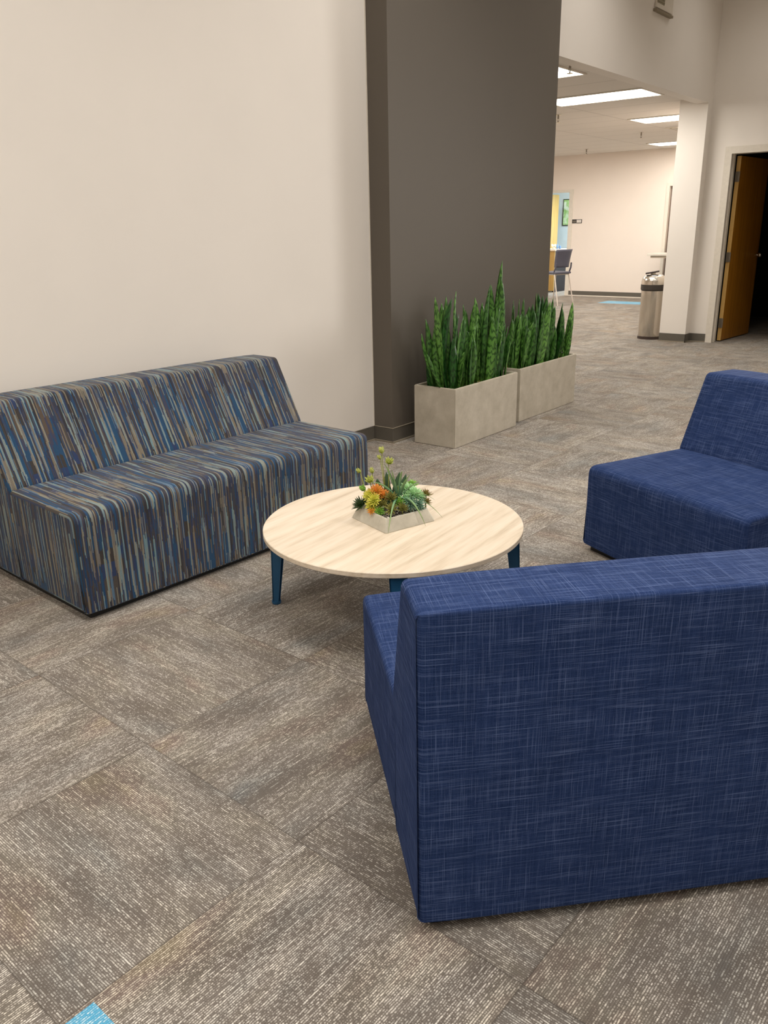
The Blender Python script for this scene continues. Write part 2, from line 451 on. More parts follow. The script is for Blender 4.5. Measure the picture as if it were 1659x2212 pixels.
# ------------------------------------------------------------------ the far room
FX = 16.03
struct('wall_far_room_back', (GX1 - 1.0, GX1 - .9, 3.77, 10.4, 0, CZ + .1), M['cream'])
bm = bmesh.new()
bx(bm, 10.4, FX, 3.66, 3.705, 0, CZ)
struct('wall_far_room_right', bm, M['cream'])
struct('wall_far_room_left', (5.34, FX, 10.3, 10.4, 0, CZ), M['cream'])
P0, P1, PH = 7.93, 8.95, 2.0       # doorway in the far wall
Q0, Q1 = 4.95, 5.92                # second doorway by the counter
bm = bmesh.new()
bx(bm, FX, FX + .12, 3.66, Q0, 0, CZ); bx(bm, FX, FX + .12, Q0, Q1, 2.03, CZ); bx(bm, FX, FX + .12, Q1, P0, 0, CZ)
bx(bm, FX, FX + .12, P0, P1, PH, CZ); bx(bm, FX, FX + .12, P1, 10.4, 0, CZ)
struct('wall_far', bm, M['cream'])
bm = bmesh.new()
bx(bm, 5.34, FX, HY + .13, 10.4, CZ, CZ + .05)
struct('ceiling_far_room', bm, M['ctile'])
bm = bmesh.new()
bx(bm, FX - .01, FX, Q1 + .06, P0 - .07, .004, .1); struct('baseboard_far', bm, M['base'])
bm = bmesh.new()
bx(bm, FX - .02, FX - .01, Q1 + .06, P0 - .07, 0, .02); struct('trim_far_floor', bm, M['trimw'])
bm = bmesh.new()
bx(bm, FX - .015, FX, P0 - .07, P0, 0, PH + .05); bx(bm, FX - .015, FX, P0, P1, PH, PH + .05); bx(bm, FX - .015, FX, P1, P1 + .07, 0, PH + .05)
bx(bm, FX - .015, FX + .12, P0, P0 + .015, 0, PH); bx(bm, FX - .015, FX + .12, P1 - .015, P1, 0, PH)
struct('trim_far_doorway', bm, M['trimw'])
bm = bmesh.new()
bx(bm, FX - .02, FX, Q1, Q1 + .06, 0, 2.08); bx(bm, FX - .02, FX, Q0, Q1, 2.03, 2.08)
struct('trim_counter_doorway', bm, M['trimw'])
struct('door_3', (FX + .05, FX + .09, Q0, Q1, 0, 2.03), plain('brown_grey_door', sr(122, 104, 92), .5))
# office beyond the far doorway
bm = bmesh.new()
bx(bm, 19.0, 19.1, 6.5, 12.0, 0, 2.7); bx(bm, FX + .12, 19.0, 7.2, 7.3, 0, 2.7); bx(bm, FX + .12, 19.0, 11.9, 12, 0, 2.7)
struct('wall_office', bm, M['blueroom'])
struct('ceiling_office', (FX + .12, 19.1, 7.2, 12, 2.68, 2.75), M['hall'])
area('office_daylight', (17.9, 8.0, 2.4), .8, 1.0, 130, (rad(-15), 0, 0), (.82, .92, 1.0))
area('office_light', (17.2, 10.0, 2.6), .6, 1.2, 30)

# troffers in the far room (thing > frame, diffuser), each with its own lamp
def troffer(x, y, label, watts=32):
    t = thing('ceiling_light', label, 'light', (x, y, CZ), 0, 'troffers in the far room ceiling')
    bm = bmesh.new()
    for a in ((-.305, .305, -.61, -.585), (-.305, .305, .585, .61), (-.305, -.28, -.585, .585), (.28, .305, -.585, .585)):
        bx(bm, *a, -.012, -.001)
    obj('frame', bm, M['trimw'], t)
    box('diffuser', (-.28, .28, -.585, .585, -.008, -.002), M['glow'], t)
    area('troffer_lamp', (x, y, CZ - .03), .52, 1.1, watts)
troffer(7.42, 4.33, 'lit ceiling panel nearest the header, cut off by the grey wall', 16)
troffer(9.19, 4.27, 'long lit ceiling panel, second row behind the header', 18)
troffer(11.6, 4.22, 'lit ceiling panel right of centre, cut by the white wall stub')
troffer(15.1, 5.35, 'farthest lit ceiling panel close to the back wall', 12)
area('far_room_fill', (12.0, 8.0, CZ - .03), .6, 1.2, 95)  # added fill lights without fixtures, to brighten the far room
area('far_room_fill', (9.0, 7.5, CZ - .03), .6, 1.2, 60)
area('far_room_fill', (13.8, 6.9, CZ - .03), .6, 1.2, 50)

def sprinkler(x, y, label):
    t = thing('sprinkler_head', label, 'sprinkler', (x, y, CZ), 0, 'sprinklers in the far room ceiling')
    bm = bmesh.new(); lathe(bm, [(0, -.004), (.035, -.004), (.035, -.001), (0, -.001)], 16); obj('escutcheon', bm, M['steel'], t)
    bm = bmesh.new(); tube(bm, [(0, 0, -.004), (0, 0, -.05)], .011); tube(bm, [(.014, 0, -.045), (.018, 0, -.065), (.0, 0, -.085)], .004); tube(bm, [(-.014, 0, -.045), (-.018, 0, -.065), (0, 0, -.085)], .004)
    obj('sprinkler_body', bm, M['steel2'], t)
    bm = bmesh.new(); lathe(bm, [(0, -.09), (.028, -.092), (.028, -.088), (0, -.085)], 12); obj('deflector', bm, M['steel'], t)
sprinkler(7.1, 3.58, 'sprinkler head just behind the header near the grey wall')
sprinkler(10.2, 5.27, 'sprinkler head at the edge of the grey wall')
sprinkler(13.0, 5.32, 'sprinkler head between the two right-hand ceiling panels')
sprinkler(15.0, 7.15, 'sprinkler head farthest back above the empty far wall')
t = thing('ceiling_vent', 'square ceiling air diffuser beside the white wall stub', 'vent', (13.0, 4.55, CZ))
bm = bmesh.new()
for k in range(4):
    a = .3 - k * .07; b = a - .03
    for q in ((-a, a, -a, -b), (-a, a, b, a), (-a, -b, -b, b), (b, a, -b, b)): bx(bm, *q, -.012 - k * .004, -.002)
obj('frame', bm, M['trimw'], t)
box('duct_opening', (-.28, .28, -.28, .28, -.004, -.001), plain('dark_duct', sr(90, 82, 74), .8), t)

# small box-and-ledge device high on the header wall
t = thing('wall_vent', 'small white return vent with grey grille high on the header wall', 'vent', (8.56, HY, 3.3))
box('housing', (-.20, .21, -.02, 0, -.04, .26), M['trimw'], t, bev=.004)
bm = bmesh.new(); bx(bm, -.19, -.02, -.024, -.02, 0, .22)
for k in range(9): bx(bm, -.185, -.025, -.028, -.024, .01 + k * .023, .02 + k * .023)
obj('grille', bm, plain('grey_grille', sr(150, 142, 118), .6), t)
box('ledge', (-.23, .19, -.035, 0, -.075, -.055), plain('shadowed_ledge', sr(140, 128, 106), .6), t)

# room sign beside the far doorway
t = thing('room_sign', 'small black and white room sign beside the far doorway', 'sign', (FX, 7.76, 1.45))
box('plate', (-.012, 0, -.11, .11, -.035, .035), plain('sign_black', (.03, .028, .026), .4), t)
box('insert', (-.015, -.012, -.1, .0, -.026, .026), plain('sign_white', (.75, .7, .64), .5), t)
bm = bmesh.new()
for y in (.02, .045, .07): bx(bm, -.015, -.012, y, y + .014, -.012 , .012)
bx(bm, -.015, -.012, .02, .085, -.02, -.015)
obj('raised_marks', bm, M['steel2'], t)

# counter slab jutting out from behind the stub
t = thing('counter', 'pale ledge counter jutting out beside the brown doorway', 'counter', (15.6, 5.45, 0))
box('countertop', (-.3, .3, -.8, .53, .82, .86), M['trimw'], t, bev=.004)
box('edge_rail', (-.26, .26, -.8, .47, .78, .82), plain('taupe_rail', sr(190, 172, 150), .5), t)
box('support_panel', (-.25, .25, -.8, -.4, 0, .78), M['trimw'], t)

# steel waste bin with domed lid
def waste_bin():
    t = thing('waste_bin', 'brushed steel pedal bin with domed lid and black band', 'bin', (10.29, 3.895, 0), rad(20))
    r = .145
    bm = bmesh.new(); lathe(bm, [(r * .98, .03), (r, .035), (r * 1.0, .6)], 40); obj('bin_body', bm, M['steel'], t, smooth=True)
    bm = bmesh.new(); lathe(bm, [(0, 0), (r * 1.04, 0), (r * 1.04, .03), (0, .03)], 40); obj('base_ring', bm, plain('brown_black_ring', sr(60, 46, 40), .5), t)
    bm = bmesh.new(); lathe(bm, [(r * .9, .6), (r * 1.0, .585), (r * 1.08, .6), (r * 1.08, .66), (r * .9, .66)], 40); obj('black_band', bm, plain('lid_band', sr(58, 52, 46), .5), t)
    bm = bmesh.new(); lathe(bm, [(r * 1.05, .66), (r * 1.04, .70), (r * .95, .745), (r * .7, .77), (0, .78)], 40); obj('lid', bm, M['steel'], t, smooth=True)
    bm = bmesh.new(); tube(bm, [(.0, .02, .76), (0, .02, .80)], .03, 12); obj('lid_post', bm, M['trimw'], t)
    bm = bmesh.new()
    prism(bm, [(-.07, -.05), (.07, -.05), (.07, .11), (-.07, .11)], .80, .815)
    bmesh.ops.rotate(bm, cent=(0, 0, .8), matrix=Matrix.Rotation(rad(-10), 3, 'X'), verts=bm.verts)
    obj('lid_flap', bm, plain('flap_dark', sr(46, 32, 30), .5), t)
    b2 = bmesh.new(); bx(b2, -.02, .02, -r - .05, -r + .01, .02, .035); obj('pedal', b2, M['black'], t)
waste_bin()

# grey shell chair at the desk, seen from behind
def far_chair():
    mg = plain('slate_grey_shell', sr(84, 84, 98), .45); ml = plain('pale_metal_leg', sr(205, 196, 186), .35, .4)
    t = thing('desk_chair', 'slate grey chair with thin pale legs in front of the desk', 'chair', (14.05, 7.16, 0), rad(-21.6))
    # local: x = width, y = facing
    bm = bmesh.new()
    bx(bm, -.19, .19, -.2, .24, .55, .585, bev=.015); obj('seat', bm, mg, t, smooth=False)
    bm = bmesh.new()
    n, m = 10, 8
    def bp(i, j, off):
        a = -1 + 2 * i / n; h = j / m
        w = .165 + .02 * h
        return (a * w, -.2 - .02 * h - .04 * h * h + .05 * a * a - .0 + off, .66 + .31 * h)
    g = [[[bm.verts.new(bp(i, j, off)) for j in range(m + 1)] for i in range(n + 1)] for off in (0, .015)]
    for k in range(2):
        for i in range(n):
            for j in range(m): bm.faces.new((g[k][i][j], g[k][i + 1][j], g[k][i + 1][j + 1], g[k][i][j + 1]))
    for i in range(n):
        for j in (0, m): bm.faces.new((g[0][i][j], g[0][i + 1][j], g[1][i + 1][j], g[1][i][j]))
    for j in range(m):
        for i in (0, n): bm.faces.new((g[0][i][j], g[0][i][j + 1], g[1][i][j + 1], g[1][i][j]))
    obj('backrest', bm, mg, t, smooth=True)
    for s in (-1, 1):
        bm = bmesh.new(); tube(bm, [(s * .18, -.14, .55), (s * .18, -.19, .66), (s * .175, -.2, .74)], .014); obj('back_support', bm, mg, t)
    for sx in (-1, 1):
        bm = bmesh.new(); tube(bm, [(sx * .165, -.15, .56), (sx * .185, -.30, .0)], .011); obj('leg', bm, ml, t)
        bm = bmesh.new(); tube(bm, [(sx * .165, .18, .56), (sx * .185, .26, .0)], .011); obj('leg', bm, ml, t)
    bm = bmesh.new(); tube(bm, [(-.165, -.15, .54), (-.165, .2, .54), (.165, .2, .54), (.165, -.15, .54), (-.165, -.15, .54)], .011); obj('seat_frame', bm, ml, t)
far_chair()
# desk, cabinet, picture and small things in the office
t = thing('office_desk', 'wood office desk with pale top seen through the far doorway', 'desk', (17.0, 8.9, 0))
box('desktop', (-.35, .35, -.38, .9, .86, .895), plain('pale_desktop', sr(236, 214, 186), .4), t, bev=.004)
box('front_panel', (-.3, -.26, -.34, .9, .03, .86), M['tan'], t)
box('gap_shade_sheet', (-.26, .3, -.34, -.30, 0, .86), plain('dark_void_panel', sr(40, 28, 26), .6), t)  # shaded gap under the desk, put in as a near-black sheet
box('leg', (.31, .34, -.36, -.31, 0, .86), M['trimw'], t)
t = thing('wood_cabinet', 'tall golden wood cabinet behind the office desk', 'cabinet', (18.2, 9.86, 0))
box('cabinet_body', (-.2, .25, -.45, .6, 0, 2.05), M['tan'], t, bev=.004)
box('cabinet_door', (-.22, -.2, -.43, .58, .05, 2.02), M['tan'], t, bev=.002)
box('plinth', (-.19, .25, -.44, .6, 0, .05), M['black'], t)
t = thing('picture_frame', 'dark framed green landscape print on the pale blue office wall', 'picture', (19.0, 9.29, 1.67))
box('frame', (-.02, 0, -.3, .28, -.3, .3), M['black'], t, bev=.003)
def picmat():
    q = NT('green_landscape_print')
    n = q.noise(q.obj(), 7, 3)
    return q.fin(q.ramp(n, [(.35, sr(214, 232, 200)), (.5, sr(150, 196, 110)), (.65, sr(222, 236, 214))]), .4)
box('print', (-.024, -.02, -.29, .26, -.28, .28), picmat(), t)
t = thing('desk_flower', 'tiny white flower posy on the office desk', 'flowers', (16.95, 8.72, .895))
bm = bmesh.new(); lathe(bm, [(0, 0), (.03, 0), (.035, .04), (0, .04)], 12); obj('pot', bm, M['trimw'], t)
bm = bmesh.new()
for k in range(7):
    a = k * .9
    bmesh.ops.create_icosphere(bm, subdivisions=1, radius=.022, matrix=Matrix.Translation((.03 * math.cos(a), .04 * math.sin(a), .06 + .012 * (k % 3))))
obj('blossoms', bm, plain('white_petals', (.8, .85, .75), .6), t)
for i, (y, h, c, lb) in enumerate(((8.66, .10, sr(120, 160, 215), 'blue bottle left on the office desk'), (8.61, .07, sr(100, 140, 200), 'short blue cup on the office desk'))):
    bm = bmesh.new(); lathe(bm, [(0, 0), (.022, 0), (.022, h * .7), (.012, h * .85), (.012, h), (0, h)], 14)
    tag(obj('bottle', bm, plain('blue_plastic', c, .3), None, (17.0 + .03 * i, y, .895), smooth=True), lb, 'bottle')

# ------------------------------------------------------------------ modular lounge seats
def offset_poly(pts, d):
    """inward offset of a CCW polygon"""
    n = len(pts); out = []
    for i in range(n):
        p0, p1, p2 = Vector(pts[i - 1]), Vector(pts[i]), Vector(pts[(i + 1) % n])
        a = (p1 - p0).normalized(); b = (p2 - p1).normalized()
        na = Vector((-a.y, a.x)); nb = Vector((-b.y, b.x))
        m = na + nb
        k = m.length_squared
        m = m * (2 / k) if k > .2 else na
        out.append((p1.x + m.x * d, p1.y + m.y * d))
    return out
def round_poly(pts, radii, seg=6):
    out = []
    n = len(pts)
    for i in range(n):
        p0, p1, p2 = Vector(pts[i - 1]), Vector(pts[i]), Vector(pts[(i + 1) % n])
        r = radii[i]
        a = (p0 - p1).normalized(); b = (p2 - p1).normalized()
        ang = a.angle(b); t = r / math.tan(ang / 2)
        s = p1 + a * t; e = p1 + b * t
        for k in range(seg + 1):
            u = k / seg
            q = s * (1 - u) ** 2 + p1 * 2 * u * (1 - u) + e * u * u
            out.append((q.x, q.y))
    return out
def densify(pts, step=.035):
    out = []
    n = len(pts)
    for i in range(n):
        a, b = Vector(pts[i]), Vector(pts[(i + 1) % n]); out.append(tuple(a))
        k = int((b - a).length / step)
        for j in range(1, k + 1):
            q = a.lerp(b, j / (k + 1)); out.append((q.x, q.y))
    return out
def upholstered(name, prof, w, mat, parent, rend=.014, crown=.006, v0=0.0, seed=0):
    """prof: CCW polygon (depth, z); extruded along local x from 0 to w with rounded, slightly crowned ends"""
    prof = densify(prof)
    n = len(prof)
    st = []
    K = 4
    for k in range(K + 1):
        a = PI / 2 * k / K
        st.append((rend * (1 - math.sin(a)) if False else rend * (1 - math.cos(PI / 2 - a)), rend * (1 - math.sin(a))))
    st = [(rend * (1 - math.cos(PI / 2 * k / K)), rend * (1 - math.sin(PI / 2 * k / K))) for k in range(K + 1)]
    xs = [(x, d) for x, d in st]
    m = max(6, int(w / .06))
    for k in range(1, m): xs.append((rend + (w - 2 * rend) * k / m, 0))
    xs += [(w - x, d) for x, d in reversed(st)]
    bm = bmesh.new(); uvl = bm.loops.layers.uv.new('UVMap')
    L = [v0]
    for i in range(n): L.append(L[-1] + (Vector(prof[(i + 1) % n]) - Vector(prof[i])).length)
    rings = []
    for x, d in xs:
        t = min(x, w - x)
        c = crown * (1 - math.exp(-t / .10)) - crown
        pp = offset_poly(prof, d - c * 1.0)
        ring = []
        for j, (a, b) in enumerate(pp):
            wob = .0016 * mnoise.noise(Vector((x * 5 + seed, a * 6, b * 6)))
            ring.append(bm.verts.new((x, a + wob, b + wob * .6)))
        rings.append(ring)
    for i in range(len(rings) - 1):
        for j in range(n):
            f = bm.faces.new((rings[i][j], rings[i + 1][j], rings[i + 1][(j + 1) % n], rings[i][(j + 1) % n]))
            f.smooth = True
            us = (xs[i][0], xs[i + 1][0], xs[i + 1][0], xs[i][0]); vs = (L[j], L[j], L[j + 1], L[j + 1])
            for lp, u, v in zip(f.loops, us, vs): lp[uvl].uv = (u + seed * .77, v)
    for ring, sgn in ((rings[0], 1), (rings[-1], -1)):
        f = bm.faces.new(ring if sgn < 0 else ring[::-1])
        f.smooth = False
        for tf in bmesh.ops.triangulate(bm, faces=[f])['faces']:
            for lp in tf.loops: lp[uvl].uv = (lp.vert.co.y + 3.3 + sgn, lp.vert.co.z + 7.1)
    me = bpy.data.meshes.new(name)
    bmesh.ops.recalc_face_normals(bm, faces=bm.faces)
    bm.to_mesh(me); bm.free()
    return link(name, me, mat, parent)
def lounge(name, label, loc, rz, w, mat, hs, c, d1, ht, D, zb=.025, rf=.045, seed=0, mirror=False):
    """front bottom-left corner at loc; local +x = width, +y = towards the back"""
    t = thing(name, label, 'sofa' if w > 1.2 else 'chair', (loc[0], loc[1], 0), rz)
    if mirror: ox = -w
    # seat block
    slope = (d1 - c) / (ht - hs)
    cb = c + .02
    seat = round_poly([(0, zb), (cb + .05, zb), (c + .05, hs - .0), (0, hs)], [.006, .006, .012, rf])
    back = round_poly([(cb + .002, zb), (D, zb), (D, ht), (d1, ht), (c + .003, hs)], [.006, .006, .012, .035, .05])
    # lengths: let v run continuously over seat top and front
    a = upholstered('seat', seat, w - .006, mat, t, seed=seed, crown=.007)
    a.location.x = .003
    b = upholstered('backrest', back, w, mat, t, seed=seed, v0=4.0, crown=.006)
    p = box('plinth', (.03, w - .03, .03, D - .03, 0, zb + .004), M['black'], t)
    if mirror:
        for q in (a, b, p): q.location.x -= w
    return t
lounge('striped_sofa', 'armless sofa in blue, grey and sand vertical stripes against the white wall', (1.436, 2.572), rad(-3.0), 1.566, M['stripe'], .424, .475, .645, .742, .835, seed=1)
# near sofa: its back faces the camera
lounge('navy_sofa', 'navy blue sofa with its back to the camera in the foreground', (1.615, 1.388), rad(180 - 42.8), 1.57, M['navy'], .392, .544, .676, .728, .855, seed=2, mirror=True)
lounge('navy_lounge_chair', 'navy blue armless lounge chair at the right edge facing the round table', (3.179, 1.432), rad(-113.1), .819, M['navy'], .392, .544, .676, .728, .855, seed=3)

# ------------------------------------------------------------------ round table
TC = (2.206, 1.731); TZ = .35
t = thing('round_coffee_table', 'low round coffee table with pale wood top and petrol blue legs', 'table', (TC[0], TC[1], 0), rad(4))
bm = bmesh.new()
R = .472
lathe(bm, [(0, TZ - .018), (R - .002, TZ - .018), (R, TZ - .016), (R, TZ - .002), (R - .002, TZ), (0, TZ)], 128)
obj('tabletop', bm, M['wood'], t)
bm = bmesh.new()
for ang in (120, 220, 301, 34):
    a = rad(ang - 4)
    tube(bm, [(0, 0, TZ - .04), (.38 * math.cos(a), .38 * math.sin(a), TZ - .04)], .013, 6)
lathe(bm, [(0, TZ - .055), (.06, TZ - .055), (.06, TZ - .018), (0, TZ - .018)], 20)
obj('under_frame', bm, M['teal'], t)
for ang in (120, 220, 301, 34):
    a = rad(ang - 4)
    bm = bmesh.new()
    rt, rb = .452, .466
    # folded sheet leg: broad tapering web plus two flanges
    def P_(rr, s, z):
        return (rr * math.cos(a) - s * math.sin(a), rr * math.sin(a) + s * math.cos(a), z)
    def plate(q):
        vs = [bm.verts.new(p) for p in q]
        for f in ((0, 1, 2, 3), (7, 6, 5, 4), (0, 4, 5, 1), (1, 5, 6, 2), (2, 6, 7, 3), (3, 7, 4, 0)): bm.faces.new([vs[i] for i in f])
    wt, wb = .030, .014
    plate([P_(rt, -wt, TZ - .018), P_(rt, wt, TZ - .018), P_(rb, wb, .012), P_(rb, -wb, .012), P_(rt + .005, -wt, TZ - .018), P_(rt + .005, wt, TZ - .018), P_(rb + .005, wb, .012), P_(rb + .005, -wb, .012)])
    for s in (-1, 1):
        plate([P_(rt - .045, s * wt, TZ - .018), P_(rt + .005, s * wt, TZ - .018), P_(rb + .005, s * wb, .012), P_(rb - .018, s * wb, .012),
               P_(rt - .045, s * (wt - .004), TZ - .018), P_(rt + .005, s * (wt - .004), TZ - .018), P_(rb + .005, s * (wb - .004), .012), P_(rb - .018, s * (wb - .004), .012)])
    lg = obj('leg', bm, M['teal'], t)
    bm = bmesh.new(); lathe(bm, [(0, 0), (.016, 0), (.018, .004), (.018, .012), (0, .012)], 16, P_(rb - .006, 0, 0)[:2])
    obj('foot_glide', bm, M['teal'], lg)

# ------------------------------------------------------------------ concrete planters with snake plants
def planter(label, x0, x1, y0, y1, h):
    t = thing('concrete_planter', label, 'planter', ((x0 + x1) / 2, (y0 + y1) / 2, 0), 0, 'concrete trough planters')
    w, d = (x1 - x0) / 2, (y1 - y0) / 2; th = .016
    bm = bmesh.new()
    o = [(-w, -d), (w, -d), (w, d), (-w, d)]; i_ = [(-w + th, -d + th), (w - th, -d + th), (w - th, d - th), (-w + th, d - th)]
    z0, zi = .0, h - .06
    ob = [bm.verts.new((x, y, z0)) for x, y in o]; ot = [bm.verts.new((x, y, h)) for x, y in o]
    it = [bm.verts.new((x, y, h)) for x, y in i_]; ib = [bm.verts.new((x, y, zi)) for x, y in i_]
    for k in range(4):
        j = (k + 1) % 4
        bm.faces.new((ob[k], ob[j], ot[j], ot[k])); bm.faces.new((ot[k], ot[j], it[j], it[k])); bm.faces.new((it[k], it[j], ib[j], ib[k]))
    bm.faces.new(ob[::-1]); bm.faces.new(ib)
    bmesh.ops.recalc_face_normals(bm, faces=bm.faces)
    es = [e for e in bm.edges if all(v in ob + ot for v in e.verts)]
    bmesh.ops.bevel(bm, geom=es, offset=.004, segments=2, affect='EDGES')
    obj('trough', bm, M['conc'], t)
    # mossy fill
    bm = bmesh.new(); nx, ny = 40, 16
    g = [[bm.verts.new((-w + th + (2 * w - 2 * th) * i / nx, -d + th + (2 * d - 2 * th) * j / ny,
          h - .035 + .022 * mnoise.noise(Vector((x0 * 3 + i * .55, j * .6, 1))) + .012 * mnoise.noise(Vector((i * 1.7, j * 1.7, 3))))) for j in range(ny + 1)] for i in range(nx + 1)]
    for i in range(nx):
        for j in range(ny): bm.faces.new((g[i][j], g[i + 1][j], g[i + 1][j + 1], g[i][j + 1]))
    obj('moss_fill', bm, M['moss'], t, smooth=True)
    return t
PHT = .39
planter('nearer concrete trough planter beside the charcoal wall corner', 4.313, 5.112, 2.863, 3.189, PHT)
planter('farther concrete trough planter, partly hidden by the nearer one', 5.22, 6.127, 2.905, 3.225, PHT)

def blade(bm, base, tip, width, twist, rng, bend=.0, uvl=None, fold=.35, yaw=0.0):
    base, tip = Vector(base), Vector(tip)
    n = 14
    ax = tip - base; L = ax.length
    side0 = Vector((math.cos(yaw), math.sin(yaw), 0))
    bend_v = Vector((rng.uniform(-1, 1), rng.uniform(-1, 1), 0)) * bend
    rows = []
    for i in range(n + 1):
        u = i / n
        p = base + ax * u + bend_v * (u * u - u) * 4 * L * .25
        wd = width * (.55 + .45 * min(1, u / .35)) * (1 if u < .5 else max(0.0, 1 - ((u - .5) / .5) ** 2.0) ** .75)
        if u > .9: wd = max(wd, width * .02)
        a = twist * u
        s = Matrix.Rotation(a, 3, 'Z') @ side0
        nrm = ax.normalized().cross(s).normalized()
        rows.append((p, s * wd / 2, nrm * wd * fold / 2, u))
    th = .0016
    vv = []
    for p, s, nn, u in rows:
        nm = nn.normalized() * th if nn.length > 1e-7 else Vector((0, 0, 0))
        vv.append([bm.verts.new(p - s + nn), bm.verts.new(p - s * .5 + nn * .35), bm.verts.new(p), bm.verts.new(p + s * .5 + nn * .35), bm.verts.new(p + s + nn),
                   bm.verts.new(p + s * .5 + nn * .35 - nm), bm.verts.new(p - nm), bm.verts.new(p - s * .5 + nn * .35 - nm)])
    for i in range(n):
        for k in range(8):
            f = bm.faces.new((vv[i][k], vv[i][(k + 1) % 8], vv[i + 1][(k + 1) % 8], vv[i + 1][k])); f.smooth = True
            if uvl:
                uk = [0, .25, .5, .75, 1, .75, .5, .25]
                for lp, (a, b) in zip(f.loops, ((k, i), ((k + 1) % 8, i), ((k + 1) % 8, i + 1), (k, i + 1))):
                    lp[uvl].uv = (uk[a], rows[b][3] * L)
    f = bm.faces.new(vv[-1])

FRONT = [(4.283, 3.0, .96), (4.46, 3.1, .855), (4.435, 3.02, .953), (4.397, 2.95, .947), (4.593, 3.05, .974), (4.556, 2.97, .894), (4.82, 3.12, .834), (4.87, 3.08, .915),
         (4.704, 2.95, .812), (4.97, 3.1, .804), (5.03, 3.12, .868), (4.904, 2.98, 1.002), (5.03, 3.05, .985), (5.08, 3.0, 1.032), (5.12, 3.02, 1.145), (4.936, 2.92, .855),
         (4.249, 3.08, .734), (4.322, 3.1, .817), (4.20, 3.0, .617), (4.518, 2.93, .807), (4.40, 2.90, .853), (5.12, 2.95, .66), (4.47, 2.91, .834), (4.815, 2.9, .797),
         (5.11, 3.08, .70), (5.07, 2.93, .709), (4.62, 2.92, .76), (4.38, 2.93, .70), (4.75, 3.0, .90), (4.66, 3.1, .86), (4.58, 2.90, .68), (4.98, 2.90, .74), (4.53, 3.12, .90), (4.88, 2.91, .62)]
BACK = [(5.432, 3.1, .851), (5.607, 3.15, .845), (5.32, 3.03, .823), (5.452, 3.0, .757), (5.675, 3.1, .79), (5.74, 3.08, .881), (5.658, 3.0, .855), (5.88, 3.1, .856), (5.802, 3.02, .857),
        (6.03, 3.12, .796), (5.862, 2.98, .784), (6.08, 3.1, .674), (6.03, 3.0, .746), (6.14, 2.97, .79), (6.15, 3.05, .64), (5.765, 3.12, .8), (5.518, 2.97, .775), (5.33, 2.98, .76),
        (5.36, 2.96, .688), (5.665, 2.96, .762), (6.05, 3.12, .719), (5.596, 2.96, .614), (5.95, 2.96, .80), (5.72, 2.96, .68), (5.9, 3.15, .87), (5.55, 3.08, .86), (5.98, 3.06, .83), (5.78, 2.97, .74),
        (5.84, 2.95, .6), (5.42, 2.96, .66)]
def snake_plants(tips, x0, x1, y0, y1, nclump, labels, seed, group):
    rng = random.Random(seed)
    cl = [[] for _ in range(nclump)]
    for tp in tips:
        k = min(nclump - 1, max(0, int((tp[0] - x0) / (x1 - x0) * nclump))); cl[k].append(tp)
    for k, tp in enumerate(cl):
        for _ in range(9):
            a = x0 + (x1 - x0) * (k + rng.uniform(-.1, 1.1)) / nclump
            tp.append((min(x1 + .02, max(x0 - .02, a)), rng.uniform(y0, y1 - .02), PHT + rng.uniform(.16, .44)))
        cx = x0 + (x1 - x0) * (k + .5) / nclump; cy = (y0 + y1) / 2
        t = thing('snake_plant', labels[k], 'plant', (cx, cy, PHT - .04), 0, group)
        for (x, y, z) in tp:
            bxx = min(x1 - .05, max(x0 + .05, cx + (x - cx) * .62 + rng.uniform(-.02, .02)))
            byy = min(y1 - .05, max(y0 + .045, cy + (y - cy) * .75 + rng.uniform(-.015, .015)))
            bm = bmesh.new(); uvl = bm.loops.layers.uv.new('UVMap')
            blade(bm, (bxx - cx, byy - cy, -.02), (x - cx, y - cy, z - PHT + .04), rng.uniform(.054, .076) * (.85 + .3 * (z - PHT)), rng.uniform(-.9, .9), rng, bend=rng.uniform(.0, .22), uvl=uvl, fold=rng.uniform(.2, .6), yaw=rng.uniform(-1.7, 1.0))
            obj('leaf', bm, M['leaf'], t, smooth=True)
snake_plants(FRONT, 4.33, 5.10, 2.88, 3.17, 4,
             ['snake plant at the left end of the nearer planter', 'snake plant second from left in the nearer planter',
              'snake plant third from left in the nearer planter', 'tallest snake plant, at the right end of the nearer planter'], 5, 'snake plants in the concrete troughs')
snake_plants(BACK, 5.24, 6.11, 2.92, 3.21, 4,
             ['snake plant at the left end of the farther planter, behind the tallest leaves', 'snake plant second from left in the farther planter',
              'snake plant third from left in the farther planter', 'snake plant with a leaf leaning right at the far end of the farther planter'], 9, 'snake plants in the concrete troughs')

# ------------------------------------------------------------------ succulent centrepiece
TR = rad(-16.5); TCX, TCY = 2.231, 1.750
t = thing('succulent_tray', 'square tapered concrete tray of gravel on the round table', 'tray', (TCX, TCY, TZ), TR)
bm = bmesh.new()
hb, htp, H = .111, .093, .046
def rsq(h, z, r):
    out = []
    for cx, cy, a0 in ((h - r, h - r, 0), (-h + r, h - r, 90), (-h + r, -h + r, 180), (h - r, -h + r, 270)):
        for k in range(5):
            a = rad(a0 + 22.5 * k); out.append(bm.verts.new((cx + r * math.cos(a), cy + r * math.sin(a), z)))
    return out
rs = [rsq(hb, 0, .008), rsq(hb, .003, .008), rsq(htp, H, .008), rsq(htp - .006, H, .004), rsq(htp - .004, H - .012, .004)]
for A, B in zip(rs, rs[1:]):
    for k in range(20): bm.faces.new((A[k], A[(k + 1) % 20], B[(k + 1) % 20], B[k]))
bm.faces.new(rs[0][::-1]); bm.faces.new(rs[-1])
obj('tray_body', bm, M['conc2'], t)
bm = bmesh.new()
rng = random.Random(3)
